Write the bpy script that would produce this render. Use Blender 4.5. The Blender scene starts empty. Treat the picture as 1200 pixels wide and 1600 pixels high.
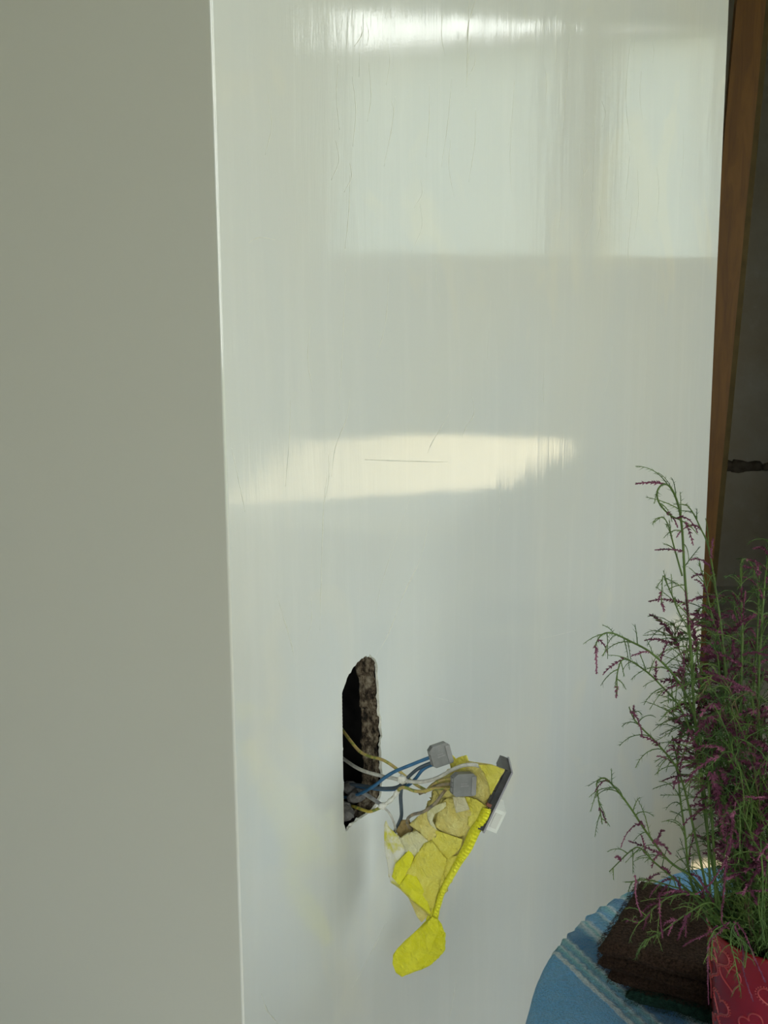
import bpy, bmesh, math, random
from mathutils import Vector, Matrix, noise
random.seed(7)
SC = bpy.context.scene
COL = SC.collection
rnd = random.random
def uni(a, b): return a + (b - a) * random.random()

# ------------------------------------------------------------ camera
F_ = 1800.0
PITCH = math.atan(F_ / 9880.0)
ROLL = -math.atan(71 / 9880.0)
CAM = Vector((0, 0, 1.3))
FW = Vector((0, math.cos(PITCH), -math.sin(PITCH)))
_r = Vector((1, 0, 0)); _u = Vector((0, math.sin(PITCH), math.cos(PITCH)))
RT = _r * math.cos(ROLL) + _u * math.sin(ROLL)
UP = -_r * math.sin(ROLL) + _u * math.cos(ROLL)
cd = bpy.data.cameras.new('camera'); cam = bpy.data.objects.new('camera', cd); COL.objects.link(cam)
cd.sensor_fit = 'VERTICAL'; cd.sensor_height = 36.0; cd.lens = F_ / 1600 * 36.0
cd.clip_start = 0.02; cd.clip_end = 200
M = Matrix((RT, UP, -FW)).transposed().to_4x4(); M.translation = CAM
cam.matrix_world = M
SC.camera = cam

# ------------------------------------------------------------ world, sun, exposure
SC.view_settings.view_transform = 'Standard'; SC.view_settings.look = 'None'
SC.view_settings.gamma = 1.0; SC.view_settings.use_curve_mapping = False
SC.view_settings.exposure = 0.04
SKY = 5.2
W = bpy.data.worlds.new('sky'); SC.world = W; W.use_nodes = True
wn = W.node_tree; wn.nodes.clear()
wo = wn.nodes.new('ShaderNodeOutputWorld'); wb = wn.nodes.new('ShaderNodeBackground')
tc = wn.nodes.new('ShaderNodeTexCoord'); sp = wn.nodes.new('ShaderNodeSeparateXYZ'); cr = wn.nodes.new('ShaderNodeValToRGB')
wn.links.new(tc.outputs['Generated'], sp.inputs[0]); wn.links.new(sp.outputs['Z'], cr.inputs[0])
cr.color_ramp.elements[0].position = 0.0; cr.color_ramp.elements[0].color = (0.99, 0.99, 0.94, 1)
cr.color_ramp.elements[1].position = 0.55; cr.color_ramp.elements[1].color = (0.56, 0.73, 0.95, 1)
_e = cr.color_ramp.elements.new(0.22); _e.color = (0.985, 0.985, 0.955, 1)
wn.links.new(cr.outputs[0], wb.inputs[0]); wb.inputs[1].default_value = SKY
wn.links.new(wb.outputs[0], wo.inputs[0])
sd = bpy.data.lights.new('sun', 'SUN'); sun = bpy.data.objects.new('sun', sd); COL.objects.link(sun)
sd.energy = 12.5; sd.angle = math.radians(0.6); sd.color = (1.0, 0.82, 0.52)
sun.rotation_euler = Vector((-0.75, -0.35, -0.56)).to_track_quat('-Z', 'Y').to_euler()
sun.location = (6, 3, 6)

# windows in the wall at X = WX: (y0, y1, z0, z1)
WX = 3.0
WINS = [(1.98, 2.92, 1.43, 2.37), (3.12, 3.68, 1.43, 2.40), (-1.3, 1.48, 0.58, 2.66)]  # third one is unseen, added as the main light
for (y0, y1, z0, z1) in WINS:      # portals only guide the sampling of the sky through the openings
    pd = bpy.data.lights.new('window_portal', 'AREA'); po = bpy.data.objects.new('window_portal', pd); COL.objects.link(po)
    pd.shape = 'RECTANGLE'; pd.size = z1 - z0; pd.size_y = y1 - y0; pd.cycles.is_portal = True
    po.location = (WX + 0.22, (y0 + y1) / 2, (z0 + z1) / 2)
    po.rotation_euler = (0, math.radians(90), 0)
FILL_WIN = (-.9, 1.3, .5, 2.45)         # unseen window added for fill in the wall behind the camera: x0, x1, z0, z1
pd = bpy.data.lights.new('window_portal', 'AREA'); po = bpy.data.objects.new('window_portal', pd); COL.objects.link(po)
pd.shape = 'RECTANGLE'; pd.size = FILL_WIN[1] - FILL_WIN[0]; pd.size_y = FILL_WIN[3] - FILL_WIN[2]; pd.cycles.is_portal = True
po.location = ((FILL_WIN[0] + FILL_WIN[1]) / 2, -2.22, (FILL_WIN[2] + FILL_WIN[3]) / 2); po.rotation_euler = (math.radians(90), 0, 0)

# ------------------------------------------------------------ helpers
def ray(x, y): return FW + RT * ((x - 600) / F_) - UP * ((y - 800) / F_)
def at_depth(x, y, Y):
    d = ray(x, y); return CAM + d * (Y / d.y)
def on_z(x, y, z):
    d = ray(x, y); return CAM + d * ((z - CAM.z) / d.z)
ANG = math.radians(55)
T = Vector((math.cos(ANG), math.sin(ANG), 0)); N = Vector((math.sin(ANG), -math.cos(ANG), 0))
O = at_depth(355, 800, 0.9); O.z = 0
def on_wall(x, y):                  # local (s, z) of the lit pier face
    d = ray(x, y); t = ((O - CAM).dot(N)) / d.dot(N); P = CAM + d * t
    return (P - O).dot(T), P.z
def hang(x, y, off=0.0):            # things hanging out of the hole, off = further from the lens
    return at_depth(x, y, 1.045 - (x - 565) * 0.00040 + off)
def catmull(P, n=6):
    P = [Vector(p) for p in P]
    if len(P) < 3: return P
    Q = [P[0] * 2 - P[1]] + P + [P[-1] * 2 - P[-2]]
    out = []
    for i in range(1, len(Q) - 2):
        a, b, c, d = Q[i - 1], Q[i], Q[i + 1], Q[i + 2]
        for k in range(n):
            t = k / n
            out.append(0.5 * ((2 * b) + (c - a) * t + (2 * a - 5 * b + 4 * c - d) * t * t + (3 * b - a - 3 * c + d) * t ** 3))
    out.append(P[-1]); return out
def tube(bm, P, r, sides=8, caps=True, mat=0):
    n = len(P); rings = []
    prev = None
    for i, p in enumerate(P):
        t = (P[min(i + 1, n - 1)] - P[max(i - 1, 0)])
        if t.length < 1e-9: t = Vector((0, 0, 1))
        t.normalize()
        if prev is None:
            h = Vector((0, 0, 1)) if abs(t.z) < 0.9 else Vector((1, 0, 0))
            u = t.cross(h).normalized()
        else:
            u = (prev - t * prev.dot(t))
            u = u.normalized() if u.length > 1e-9 else t.orthogonal().normalized()
        prev = u; v = t.cross(u)
        rr = r(i / (n - 1)) if callable(r) else r
        rings.append([bm.verts.new(p + (u * math.cos(2 * math.pi * k / sides) + v * math.sin(2 * math.pi * k / sides)) * rr) for k in range(sides)])
    for i in range(n - 1):
        for k in range(sides):
            f = bm.faces.new((rings[i][k], rings[i][(k + 1) % sides], rings[i + 1][(k + 1) % sides], rings[i + 1][k]))
            f.smooth = True; f.material_index = mat
    if caps:
        bm.faces.new(rings[0][::-1]).material_index = mat; bm.faces.new(rings[-1]).material_index = mat
def box(bm, x0, x1, y0, y1, z0, z1, mat=0):
    v = [bm.verts.new((x, y, z)) for x in (x0, x1) for y in (y0, y1) for z in (z0, z1)]
    for q in ((0, 1, 3, 2), (4, 6, 7, 5), (0, 4, 5, 1), (2, 3, 7, 6), (0, 2, 6, 4), (1, 5, 7, 3)):
        bm.faces.new([v[i] for i in q]).material_index = mat
def obj(name, bm, mats, parent=None, kind=None, label=None, cat=None, group=None, bevel=0, loc=None, rotz=0, mat_w=None, segs=2):
    if bevel:
        es = [e for e in bm.edges if len(e.link_faces) == 2 and e.calc_face_angle(0) > 0.6]
        bmesh.ops.bevel(bm, geom=es, offset=bevel, segments=segs, profile=0.5, affect='EDGES')
    bmesh.ops.recalc_face_normals(bm, faces=bm.faces)
    me = bpy.data.meshes.new(name); bm.to_mesh(me); bm.free()
    for m in (mats if isinstance(mats, (list, tuple)) else [mats]): me.materials.append(m)
    o = bpy.data.objects.new(name, me); COL.objects.link(o)
    if parent: o.parent = parent
    if loc is not None: o.location = loc
    if rotz: o.rotation_euler = (0, 0, rotz)
    if mat_w is not None: o.matrix_world = mat_w
    if kind: o['kind'] = kind
    if label: o['label'] = label
    if cat: o['category'] = cat
    if group: o['group'] = group
    return o
def smooth(o):
    for p in o.data.polygons: p.use_smooth = True
    return o
def thing(name, label, cat, loc=(0, 0, 0), rotz=0, group=None):
    o = bpy.data.objects.new(name, None); COL.objects.link(o); o.empty_display_size = 0.05
    o.location = loc; o.rotation_euler = (0, 0, rotz); o['label'] = label; o['category'] = cat
    if group: o['group'] = group
    return o
def keep(child, parent):            # parent without moving
    bpy.context.view_layer.update()
    child.parent = parent; child.matrix_parent_inverse = parent.matrix_world.inverted()
def center(o):                      # move the origin of a mesh built in world space to its middle
    me = o.data; c = sum((v.co for v in me.vertices), Vector()) / len(me.vertices)
    me.transform(Matrix.Translation(-c)); o.location = c; return o

# ------------------------------------------------------------ materials
class G:
    def __init__(s, name, color=(.8, .8, .8), rough=.5, spec=.5, metal=0.0):
        m = bpy.data.materials.new(name); m.use_nodes = True; s.m = m; s.t = m.node_tree
        s.b = s.t.nodes['Principled BSDF']; s.b.inputs['Base Color'].default_value = (*color, 1)
        s.b.inputs['Roughness'].default_value = rough; s.b.inputs['Specular IOR Level'].default_value = spec
        s.b.inputs['Metallic'].default_value = metal; s.co = None; s.h = None
    def n(s, typ, **k):
        x = s.t.nodes.new(typ)
        for a, b in k.items(): setattr(x, a, b)
        return x
    def l(s, a, b): s.t.links.new(a, b)
    def coords(s, scale=(1, 1, 1), rot=(0, 0, 0)):
        c = s.n('ShaderNodeTexCoord'); mp = s.n('ShaderNodeMapping')
        mp.inputs['Scale'].default_value = scale; mp.inputs['Rotation'].default_value = rot
        s.l(c.outputs['Object'], mp.inputs[0]); return mp.outputs[0]
    def noise(s, scale, detail=4, rough=.55, vec=None, dist=0):
        x = s.n('ShaderNodeTexNoise'); x.inputs['Scale'].default_value = scale; x.inputs['Detail'].default_value = detail
        x.inputs['Roughness'].default_value = rough; x.inputs['Distortion'].default_value = dist
        s.l(vec if vec is not None else s.coords(), x.inputs['Vector']); return x.outputs['Fac']
    def ramp(s, fac, stops):
        r = s.n('ShaderNodeValToRGB'); e = r.color_ramp.elements
        while len(e) < len(stops): e.new(0.5)
        for i, (p, c) in enumerate(stops):
            e[i].position = p; e[i].color = (*c, 1) if not isinstance(c, (int, float)) else (c, c, c, 1)
        s.l(fac, r.inputs[0]); return r.outputs[0]
    def mix(s, fac, a, b, mode='MIX'):
        x = s.n('ShaderNodeMix', data_type='RGBA', blend_type=mode)
        for k, v in ((0, fac), (6, a), (7, b)):
            if isinstance(v, (int, float)): x.inputs[k].default_value = v
            elif isinstance(v, tuple): x.inputs[k].default_value = (*v, 1)
            else: s.l(v, x.inputs[k])
        return x.outputs[2]
    def color(s, c): s.l(c, s.b.inputs['Base Color']); return s
    def bump(s, h, strength=.3, dist=.001):
        x = s.n('ShaderNodeBump'); x.inputs['Strength'].default_value = strength; x.inputs['Distance'].default_value = dist
        s.l(h, x.inputs['Height'])
        if s.h is not None: s.l(s.h, x.inputs['Normal'])
        s.h = x.outputs[0]; s.l(s.h, s.b.inputs['Normal']); return s
def simple(name, c, rough=.5, spec=.5, nscale=None, var=.12, bump=0, bdist=.001, metal=0, bscale=None):
    g = G(name, c, rough, spec, metal)
    if nscale:
        f = g.noise(nscale)
        g.color(g.ramp(f, [(.3, tuple(x * (1 - var) for x in c)), (.7, tuple(min(1, x * (1 + var)) for x in c))]))
    if bump: g.bump(g.noise(bscale or nscale or 50), bump, bdist)
    return g.m

# polished lime plaster: vertical trowel streaks, cloudy patches, soft waves that bend the reflections
def plaster(name, ca, cb, cc, rough, wav, streak, k=1, spec=.5):
    g = G(name, ca, rough, spec)
    cloud = g.noise(2.6, 5, .6, g.coords((1, 1, .55)), .6)
    patch = g.noise(5.0, 3, .5, g.coords((1, 1, .8)), 1.2)
    st = g.noise(26, 6, .65, g.coords((1, 1, .09)), .3)
    c = g.mix(g.ramp(cloud, [(.35, 0.0), (.66, 1.0)]), ca, cb)
    c = g.mix(g.ramp(patch, [(.58, 0.0), (.68, .55 * k)]), c, cc)
    c = g.mix(g.ramp(st, [(.5, 0.0), (.8, .18 * k)]), c, (.86, .86, .80))
    g.color(c)
    g.bump(g.noise(3.0, 2, .5, g.coords((1, 1, .5))), wav, .012)
    g.bump(st, streak, .0008)
    g.bump(g.noise(420, 3), .06, .0002)
    rr = g.ramp(g.noise(9, 5, .6, g.coords((1, 1, .2))), [(.35, rough * (1 - .5 * k)), (.7, rough * (1 + .9 * k))])
    g.l(rr, g.b.inputs['Roughness'])
    return g.m
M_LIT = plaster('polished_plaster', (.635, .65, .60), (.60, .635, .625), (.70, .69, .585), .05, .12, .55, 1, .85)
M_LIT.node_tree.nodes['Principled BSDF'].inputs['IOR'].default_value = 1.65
M_SHADE = plaster('polished_plaster_shaded', (.57, .575, .52), (.56, .57, .52), (.57, .575, .52), .40, .015, .0, .0)  # same plaster, its darker colour carries part of this face's shade
M_RIM = simple('broken_plaster', (.78, .78, .70), .9, .2, 300, .15, .6, .001)
M_ROOM = simple('painted_wall', (.78, .78, .74), .8, .3, 3, .04)
M_CEIL = simple('ceiling_paint', (.78, .78, .75), .9, .2, 3, .03)
M_VOID_SHADE = simple('void_shade', (.018, .017, .016), .7, .3, 60, .5, .5, .002)  # near-black colour stands in for shade inside the cavity and the slot
g = G('mortar', (.2, .16, .12), .95, .2)
f = g.noise(130, 6, .75, g.coords((1, 1, .55)))
g.color(g.ramp(f, [(.40, (.012, .010, .008)), (.48, (.075, .055, .038)), (.56, (.20, .16, .11)), (.68, (.36, .32, .25))])); g.bump(f, 1, .003)
M_MORTAR = g.m
M_RUBBLE = simple('rubble_grey', (.11, .105, .10), .95, .2, 120, .6, 1, .002)
g = G('floor_concrete', (.4, .38, .34), .55, .4); f = g.noise(5, 6)
g.color(g.ramp(f, [(.3, (.56, .54, .51)), (.7, (.68, .66, .62))])); M_FLOOR = g.m
g = G('raw_render', (.2, .18, .14), .95, .1); f = g.noise(2.4, 6, .6); f2 = g.noise(18, 5, .6)
c = g.ramp(f, [(.35, (.42, .36, .26)), (.65, (.50, .48, .41))]); c = g.mix(g.ramp(f2, [(.6, 0.0), (.8, .6)]), c, (.56, .54, .48)); g.color(c); g.bump(f2, .5, .01)
M_RAW = g.m
g = G('old_wood', (.4, .2, .06), .5, .4)
f = g.noise(14, 6, .6, g.coords((3, 3, .35)), .8); kn = g.noise(5, 2, .5, g.coords((1, 1, .9)))
c = g.ramp(f, [(.3, (.12, .048, .005)), (.55, (.18, .078, .008)), (.8, (.22, .10, .014))])
c = g.mix(g.ramp(kn, [(.70, 0.0), (.78, .8)]), c, (.07, .03, .015)); g.color(c); g.bump(f, .25, .002)
M_WOOD = g.m

# ------------------------------------------------------------ setting: pier faces (local frame: x along the lit face, y into the wall, z up)
PL = 1.118; PH = 2.75; SL = 1.15; TH = 0.15; RB = 0.0022
BAX = Matrix.Translation(O) @ Matrix.Rotation(ANG, 4, 'Z')
hole_px = [(541, 1299), (537, 1285), (536, 1262), (536, 1240), (537, 1215), (535, 1190), (536, 1170), (533, 1150), (533, 1125), (533, 1100), (534, 1082), (539, 1070),
           (545, 1055), (553, 1042), (562, 1032), (571, 1026), (576, 1027), (578, 1022), (584, 1028), (589, 1036), (590, 1050), (592, 1066), (593, 1090), (593, 1110), (596, 1128),
           (597, 1150), (594, 1165), (596, 1180), (597, 1200), (597, 1220), (596, 1243), (590, 1256), (582, 1266), (569, 1276), (556, 1284), (548, 1292)]
HOLE = []
for i, q in enumerate(hole_px):
    a = on_wall(*q); b = on_wall(*hole_px[(i + 1) % len(hole_px)])
    for k in range(3):
        s = a[0] + (b[0] - a[0]) * k / 3; z = a[1] + (b[1] - a[1]) * k / 3
        j = 0.0009
        HOLE.append((s + uni(-j, j), z + uni(-j, j)))
bm = bmesh.new()
outer = [bm.verts.new((x, 0, z)) for x, z in ((RB, 0), (PL, 0), (PL, PH), (RB, PH))]
inner = [bm.verts.new((s, 0, z)) for s, z in HOLE]
ed = [bm.edges.new((outer[i], outer[(i + 1) % 4])) for i in range(4)] + [bm.edges.new((inner[i], inner[(i + 1) % len(inner)])) for i in range(len(inner))]
bmesh.ops.triangle_fill(bm, use_beauty=True, edges=ed)
back = [bm.verts.new((s + uni(-.0008, .0008), 0.003 + uni(-.001, .001), z + uni(-.0008, .0008))) for s, z in HOLE]
n = len(HOLE)
for i in range(n):
    bm.faces.new((inner[i], inner[(i + 1) % n], back[(i + 1) % n], back[i])).material_index = 1
A = [(RB - RB * math.sin(t * math.pi / 2 / 6), RB - RB * math.cos(t * math.pi / 2 / 6)) for t in range(7)]    # rounded arris
col = [(bm.verts.new((x, y, 0)), bm.verts.new((x, y, PH))) for x, y in A[1:]]
col = [(outer[0], outer[3])] + col
for i in range(6):
    bm.faces.new((col[i][0], col[i + 1][0], col[i + 1][1], col[i][1])).smooth = True
# end face and back of the slab
e = [bm.verts.new(p) for p in ((PL, TH, 0), (PL, TH, PH), (TH, TH, 0), (TH, TH, PH))]
bm.faces.new((outer[1], e[0], e[1], outer[2])); bm.faces.new((e[0], e[2], e[3], e[1]))
bm.faces.new((col[-1][0], outer[0], outer[1], e[0], e[2])[::1]); bm.faces.new((outer[3], outer[2], e[1], e[3], col[-1][1]))
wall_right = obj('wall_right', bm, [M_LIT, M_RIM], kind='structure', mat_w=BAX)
bm = bmesh.new()
box(bm, 0, TH, RB, SL, 0, PH)
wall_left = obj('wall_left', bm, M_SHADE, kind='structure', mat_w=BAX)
bpy.context.view_layer.update()
def part_of_wall(name, bm, m, **k):
    o = obj(name, bm, m, wall_right, **k); return o
# cavity
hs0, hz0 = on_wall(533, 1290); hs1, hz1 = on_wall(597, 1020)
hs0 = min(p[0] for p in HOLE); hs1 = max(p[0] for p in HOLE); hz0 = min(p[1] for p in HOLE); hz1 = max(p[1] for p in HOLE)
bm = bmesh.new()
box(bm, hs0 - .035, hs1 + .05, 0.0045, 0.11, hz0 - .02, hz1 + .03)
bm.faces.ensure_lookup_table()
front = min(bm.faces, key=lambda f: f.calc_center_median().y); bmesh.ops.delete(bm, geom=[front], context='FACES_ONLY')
part_of_wall('cavity_shade_lining', bm, M_VOID_SHADE)  # dark box closing the cavity, its shade put into the colour
# rough masonry reveal on the far side of the hole
bm = bmesh.new(); NZ, NY = 90, 14; grid = []
for i in range(NZ + 1):
    z = hz0 - .015 + (hz1 + .02 - hz0 + .01) * i / NZ; row = []
    for j in range(NY + 1):
        t = j / NY; y = .0028 + t * (.023 + .004 * noise.noise((z * 30, 3, 0)))
        edge = max([p[0] for p in HOLE if abs(p[1] - z) < .006] + [hs1 - .02])
        s = edge - .0015 - .0035 * t + .0035 * noise.noise((z * 90, y * 120, 1)) + .0018 * noise.noise((z * 320, y * 320, 5)) + (.008 * max(0, t - .8) / .2)
        row.append(bm.verts.new((s, y, z)))
    grid.append(row)
for i in range(NZ):
    for j in range(NY):
        bm.faces.new((grid[i][j], grid[i + 1][j], grid[i + 1][j + 1], grid[i][j + 1])).smooth = True
part_of_wall('masonry_reveal', bm, M_MORTAR)
# black ribbed conduit deeper in
bm = bmesh.new()
P = [Vector((hs0 + .027, .034, hz0 + .085 + .075 * k / 80)) for k in range(81)]
tube(bm, P, lambda t: .0115 + .0011 * (1 if int(t * 80) % 4 < 2 else -1), 20)
part_of_wall('ribbed_conduit', bm, simple('black_plastic', (.10, .10, .105), .35, .5, 80, .3))
# rubble at the bottom
for k in range(9):
    bm = bmesh.new(); bmesh.ops.create_icosphere(bm, subdivisions=2, radius=uni(.006, .011))
    off = Vector((uni(-9, 9), uni(-9, 9), uni(-9, 9)))
    for v in bm.verts: v.co *= 1 + .35 * noise.noise(v.co * 120 + off); v.co.z *= .7
    s = hs0 + .008 + .047 * rnd(); zb = hz0 + .002 + (s - hs0) / .06 * .024
    bmesh.ops.translate(bm, vec=(s, uni(.013, .03), zb), verts=bm.verts)
    part_of_wall('rubble_lump', bm, M_RUBBLE)
# trowel ridges and hairline scars standing on the plaster
RIDGES = [([(733, -5), (731, 60), (729, 135)], .9), ([(745, -5), (735, 25), (728, 60)], .5), ([(563, 60), (561, 120)], .4), ([(576, 95), (580, 150), (574, 190)], .4),
          ([(850, 582), (849, 610), (851, 642)], .5), ([(737, 615), (741, 645), (728, 668), (722, 684)], .7), ([(670, 812), (657, 872), (630, 930), (607, 990), (584, 1030)], .8),
          ([(511, 745), (505, 800), (502, 900), (500, 985)], .6), ([(433, 930), (444, 968), (455, 1005), (461, 1032)], .6), ([(547, 622), (541, 655), (524, 700), (518, 745)], .5),
          ([(607, 425), (603, 500), (588, 560)], .4), ([(704, 640), (692, 664), (676, 690), (668, 708)], .6), ([(604, 1440), (592, 1465), (566, 1515), (548, 1548)], .7),
          ([(713, 1525), (708, 1560), (700, 1600)], .5), ([(408, 1552), (418, 1580), (438, 1603)], .7), ([(767, 470), (761, 560)], .3), ([(540, 420), (536, 520), (530, 640)], .3),
          ([(454, 620), (452, 690), (446, 760)], .3), ([(570, 718), (620, 720), (700, 722)], .3), ([(893, 60), (886, 120), (880, 200)], .5), ([(985, 60), (978, 150), (984, 220)], .5),
          ([(362, 700), (375, 760), (383, 800)], .3), ([(600, 260), (612, 200), (618, 150)], .3), ([(690, 260), (700, 190), (706, 120)], .3), ([(930, 180), (926, 300)], .3),
          ([(388, 380), (405, 371), (430, 375)], .25), ([(640, 780), (600, 900), (586, 960)], .3), ([(1010, 560), (1006, 640)], .25), ([(840, 1000), (900, 985)], .3),
          ([(662, 1085), (720, 1100)], .3), ([(950, 880), (938, 960)], .4), ([(965, 1000), (960, 1090)], .4)]
_st = random.getstate(); random.seed(21)
for k in range(46):
    x = uni(400, 1090) if k < 14 else uni(510, 1090); y = uni(60, 1000) if k < 14 else uni(10, 330); ln = uni(30, 120)
    RIDGES.append(([(x, y), (x + uni(-6, 6), y + ln * .5), (x + uni(-14, 6), y + ln)], uni(.18, .42)))
random.setstate(_st)
M_SCAR = simple('ridge_plaster', (.60, .61, .54), .35, .4, 200, .1)
for pts, w in RIDGES:
    bm = bmesh.new(); P = []
    for x, y in pts:
        s, z = on_wall(x, y); P.append(Vector((s, 0.0001, z)))
    P = catmull(P, 8)
    for k, q in enumerate(P[1:-1]): q.x += .0006 * noise.noise((k * .7, w * 30, P[0].x * 50))
    tube(bm, P, lambda t, w=w: .0002 + .0013 * w * math.sin(math.pi * min(1, max(0, t))) * (.6 + .4 * math.sin(t * 19)), 6)
    for v in bm.verts: v.co.y = v.co.y * .55
    part_of_wall('trowel_ridge', bm, M_SCAR)

# ------------------------------------------------------------ room shell
bm = bmesh.new(); box(bm, -2.6, WX + .25, -2.2, 5.5, -.06, 0); obj('floor', bm, M_FLOOR, kind='structure')
bm = bmesh.new(); box(bm, -2.6, WX + .25, -2.2, 5.5, PH, PH + .08); obj('ceiling', bm, M_CEIL, kind='structure')
bm = bmesh.new(); box(bm, -2.6, -2.5, -2.2, 5.5, 0, PH); obj('wall_west', bm, M_ROOM, kind='structure')
bm = bmesh.new(); bx0, bx1, bz0, bz1 = FILL_WIN
box(bm, -2.5, bx0, -2.2, -2.1, 0, PH); box(bm, bx1, WX, -2.2, -2.1, 0, PH); box(bm, bx0, bx1, -2.2, -2.1, 0, bz0); box(bm, bx0, bx1, -2.2, -2.1, bz1, PH)
obj('wall_behind', bm, M_ROOM, kind='structure')
def wall_with_openings(name, x0, x1, ya, yb, ops, m):
    bm = bmesh.new(); ys = ya
    for (y0, y1, z0, z1) in sorted(ops):
        box(bm, x0, x1, ys, y0, 0, PH); box(bm, x0, x1, y0, y1, 0, z0); box(bm, x0, x1, y0, y1, z1, PH); ys = y1
    box(bm, x0, x1, ys, yb, 0, PH); return obj(name, bm, m, kind='structure')
wall_with_openings('wall_window_side', WX, WX + .2, -2.2, 5.5, WINS, M_ROOM)
bm = bmesh.new(); box(bm, 1.52, WX, 3.72, 3.84, 0, PH); obj('wall_partition', bm, M_ROOM, kind='structure')
bm = bmesh.new(); box(bm, -2.5, .55, 3.72, 3.84, 0, PH); obj('wall_partition_left', bm, M_ROOM, kind='structure')
bm = bmesh.new(); box(bm, -2.5, WX, 5.2, 5.4, 0, PH); wf = obj('wall_far', bm, M_RAW, kind='structure')
# lower render coat, proud, with crumbs of old mortar on its ledge
bm = bmesh.new(); box(bm, -1, 2.9, 5.165, 5.2, 0, .535)
obj('render_coat', bm, M_RAW, wf, bevel=.006)
M_CLOD = simple('mortar_clod', (.13, .11, .085), .95, .1, 40, .3)
for k in range(16):
    bm = bmesh.new(); bmesh.ops.create_icosphere(bm, subdivisions=2, radius=uni(.035, .05))
    off = Vector((uni(-9, 9), 0, 0))
    for v in bm.verts: v.co *= 1 + .55 * noise.noise(v.co * 30 + off)
    sx_ = uni(.8, 1.9)
    for v in bm.verts: v.co.y *= .5; v.co.z *= .7; v.co.x *= sx_
    bmesh.ops.translate(bm, vec=(1.45 + k * .062 + uni(-.02, .02), 5.182, .552), verts=bm.verts)
    smooth(obj('mortar_clod', bm, M_CLOD, wf))
# leaning timber post in the opening
bm = bmesh.new()
p0 = at_depth(1172, 0, 3.60); p1 = at_depth(1103, 750, 3.60)
dv = (p1 - p0).normalized(); top = p0 - dv * ((PH - p0.z) / -dv.z); bot = p1 + dv * (p1.z / -dv.z)
hw, hd = .041, .05
q = Matrix.Rotation(math.radians(-12), 3, 'Z')
rings = []
for k in range(25):
    c = bot + (top - bot) * k / 24; c.z = PH * k / 24
    rings.append([bm.verts.new(c + q @ Vector((sx * hw + .002 * noise.noise((k * .4, sx, sy)), sy * hd, 0))) for sx, sy in ((-1, -1), (1, -1), (1, 1), (-1, 1))])
for k in range(24):
    for i in range(4): bm.faces.new((rings[k][i], rings[k][(i + 1) % 4], rings[k + 1][(i + 1) % 4], rings[k + 1][i]))
bm.faces.new(rings[0][::-1]); bm.faces.new(rings[-1])
post = obj('timber_post', bm, M_WOOD, label='leaning orange-brown timber post in the dark opening beyond the white wall', cat='post', bevel=.004)
center(post)
bm = bmesh.new(); rings = []
for k in range(13):
    c = bot + (top - bot) * k / 12 + Vector((.054, .03, 0)); c.z = PH * k / 12
    rings.append([bm.verts.new(c + Vector((sx * .013, sy * .02, 0))) for sx, sy in ((-1, -1), (1, -1), (1, 1), (-1, 1))])
for k in range(12):
    for i in range(4): bm.faces.new((rings[k][i], rings[k][(i + 1) % 4], rings[k + 1][(i + 1) % 4], rings[k + 1][i]))
bm.faces.new(rings[0][::-1]); bm.faces.new(rings[-1])
keep(obj('side_strip', bm, simple('strip_olive', (.10, .075, .03), .8, .2, 20, .2), label='dark olive strip along the right side of the post'), post)  # added dark strip beside the post

# windows
M_FRAME = simple('window_paint', (.62, .62, .58), .4, .5, 20, .04)
g = G('window_glass'); t = g.t; t.nodes.clear()
o_ = t.nodes.new('ShaderNodeOutputMaterial'); tr = t.nodes.new('ShaderNodeBsdfTransparent'); gl = t.nodes.new('ShaderNodeBsdfGlossy'); mx = t.nodes.new('ShaderNodeMixShader'); fr = t.nodes.new('ShaderNodeFresnel')
gl.inputs['Roughness'].default_value = .02; tr.inputs[0].default_value = (.96, .98, .97, 1)
t.links.new(fr.outputs[0], mx.inputs[0]); t.links.new(tr.outputs[0], mx.inputs[1]); t.links.new(gl.outputs[0], mx.inputs[2]); t.links.new(mx.outputs[0], o_.inputs[0])
M_GLASS = g.m
M_SILL = simple('sill_white', (.85, .85, .82), .35, .5, 20, .03)
for i, (y0, y1, z0, z1) in enumerate(WINS):
    w = bpy.data.objects.new('window_%d' % (i + 1), None); COL.objects.link(w); w['kind'] = 'structure'; w.location = (WX + .1, (y0 + y1) / 2, z0)
    cy = (y1 - y0) / 2; H = z1 - z0
    bm = bmesh.new(); fw = .045
    box(bm, -.03, .03, -cy, -cy + fw, 0, H); box(bm, -.03, .03, cy - fw, cy, 0, H); box(bm, -.03, .03, -cy + fw, cy - fw, 0, fw); box(bm, -.03, .03, -cy + fw, cy - fw, H - fw, H)
    if i == 2: box(bm, -.03, .03, -.03, .03, fw, H - fw)  # bar of the added main-light window, out of view
    obj('window_frame', bm, M_FRAME, w)
    bm = bmesh.new(); box(bm, -.003, .003, -cy + fw, cy - fw, fw, H - fw); obj('window_pane', bm, M_GLASS, w)
    bm = bmesh.new(); box(bm, -.17, -.03, -cy - .03, cy + .03, -.03, .004); obj('window_sill', bm, M_SILL, w, bevel=.004)
    if i == 0:
        bm = bmesh.new(); box(bm, -.075, -.03, cy - .04, cy - .015, .35, .43); box(bm, -.09, -.07, cy - .04, cy - .015, .41, .62)
        obj('window_handle', bm, simple('handle_grey_green', (.10, .16, .17), .4, .5), w, bevel=.003)

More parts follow.
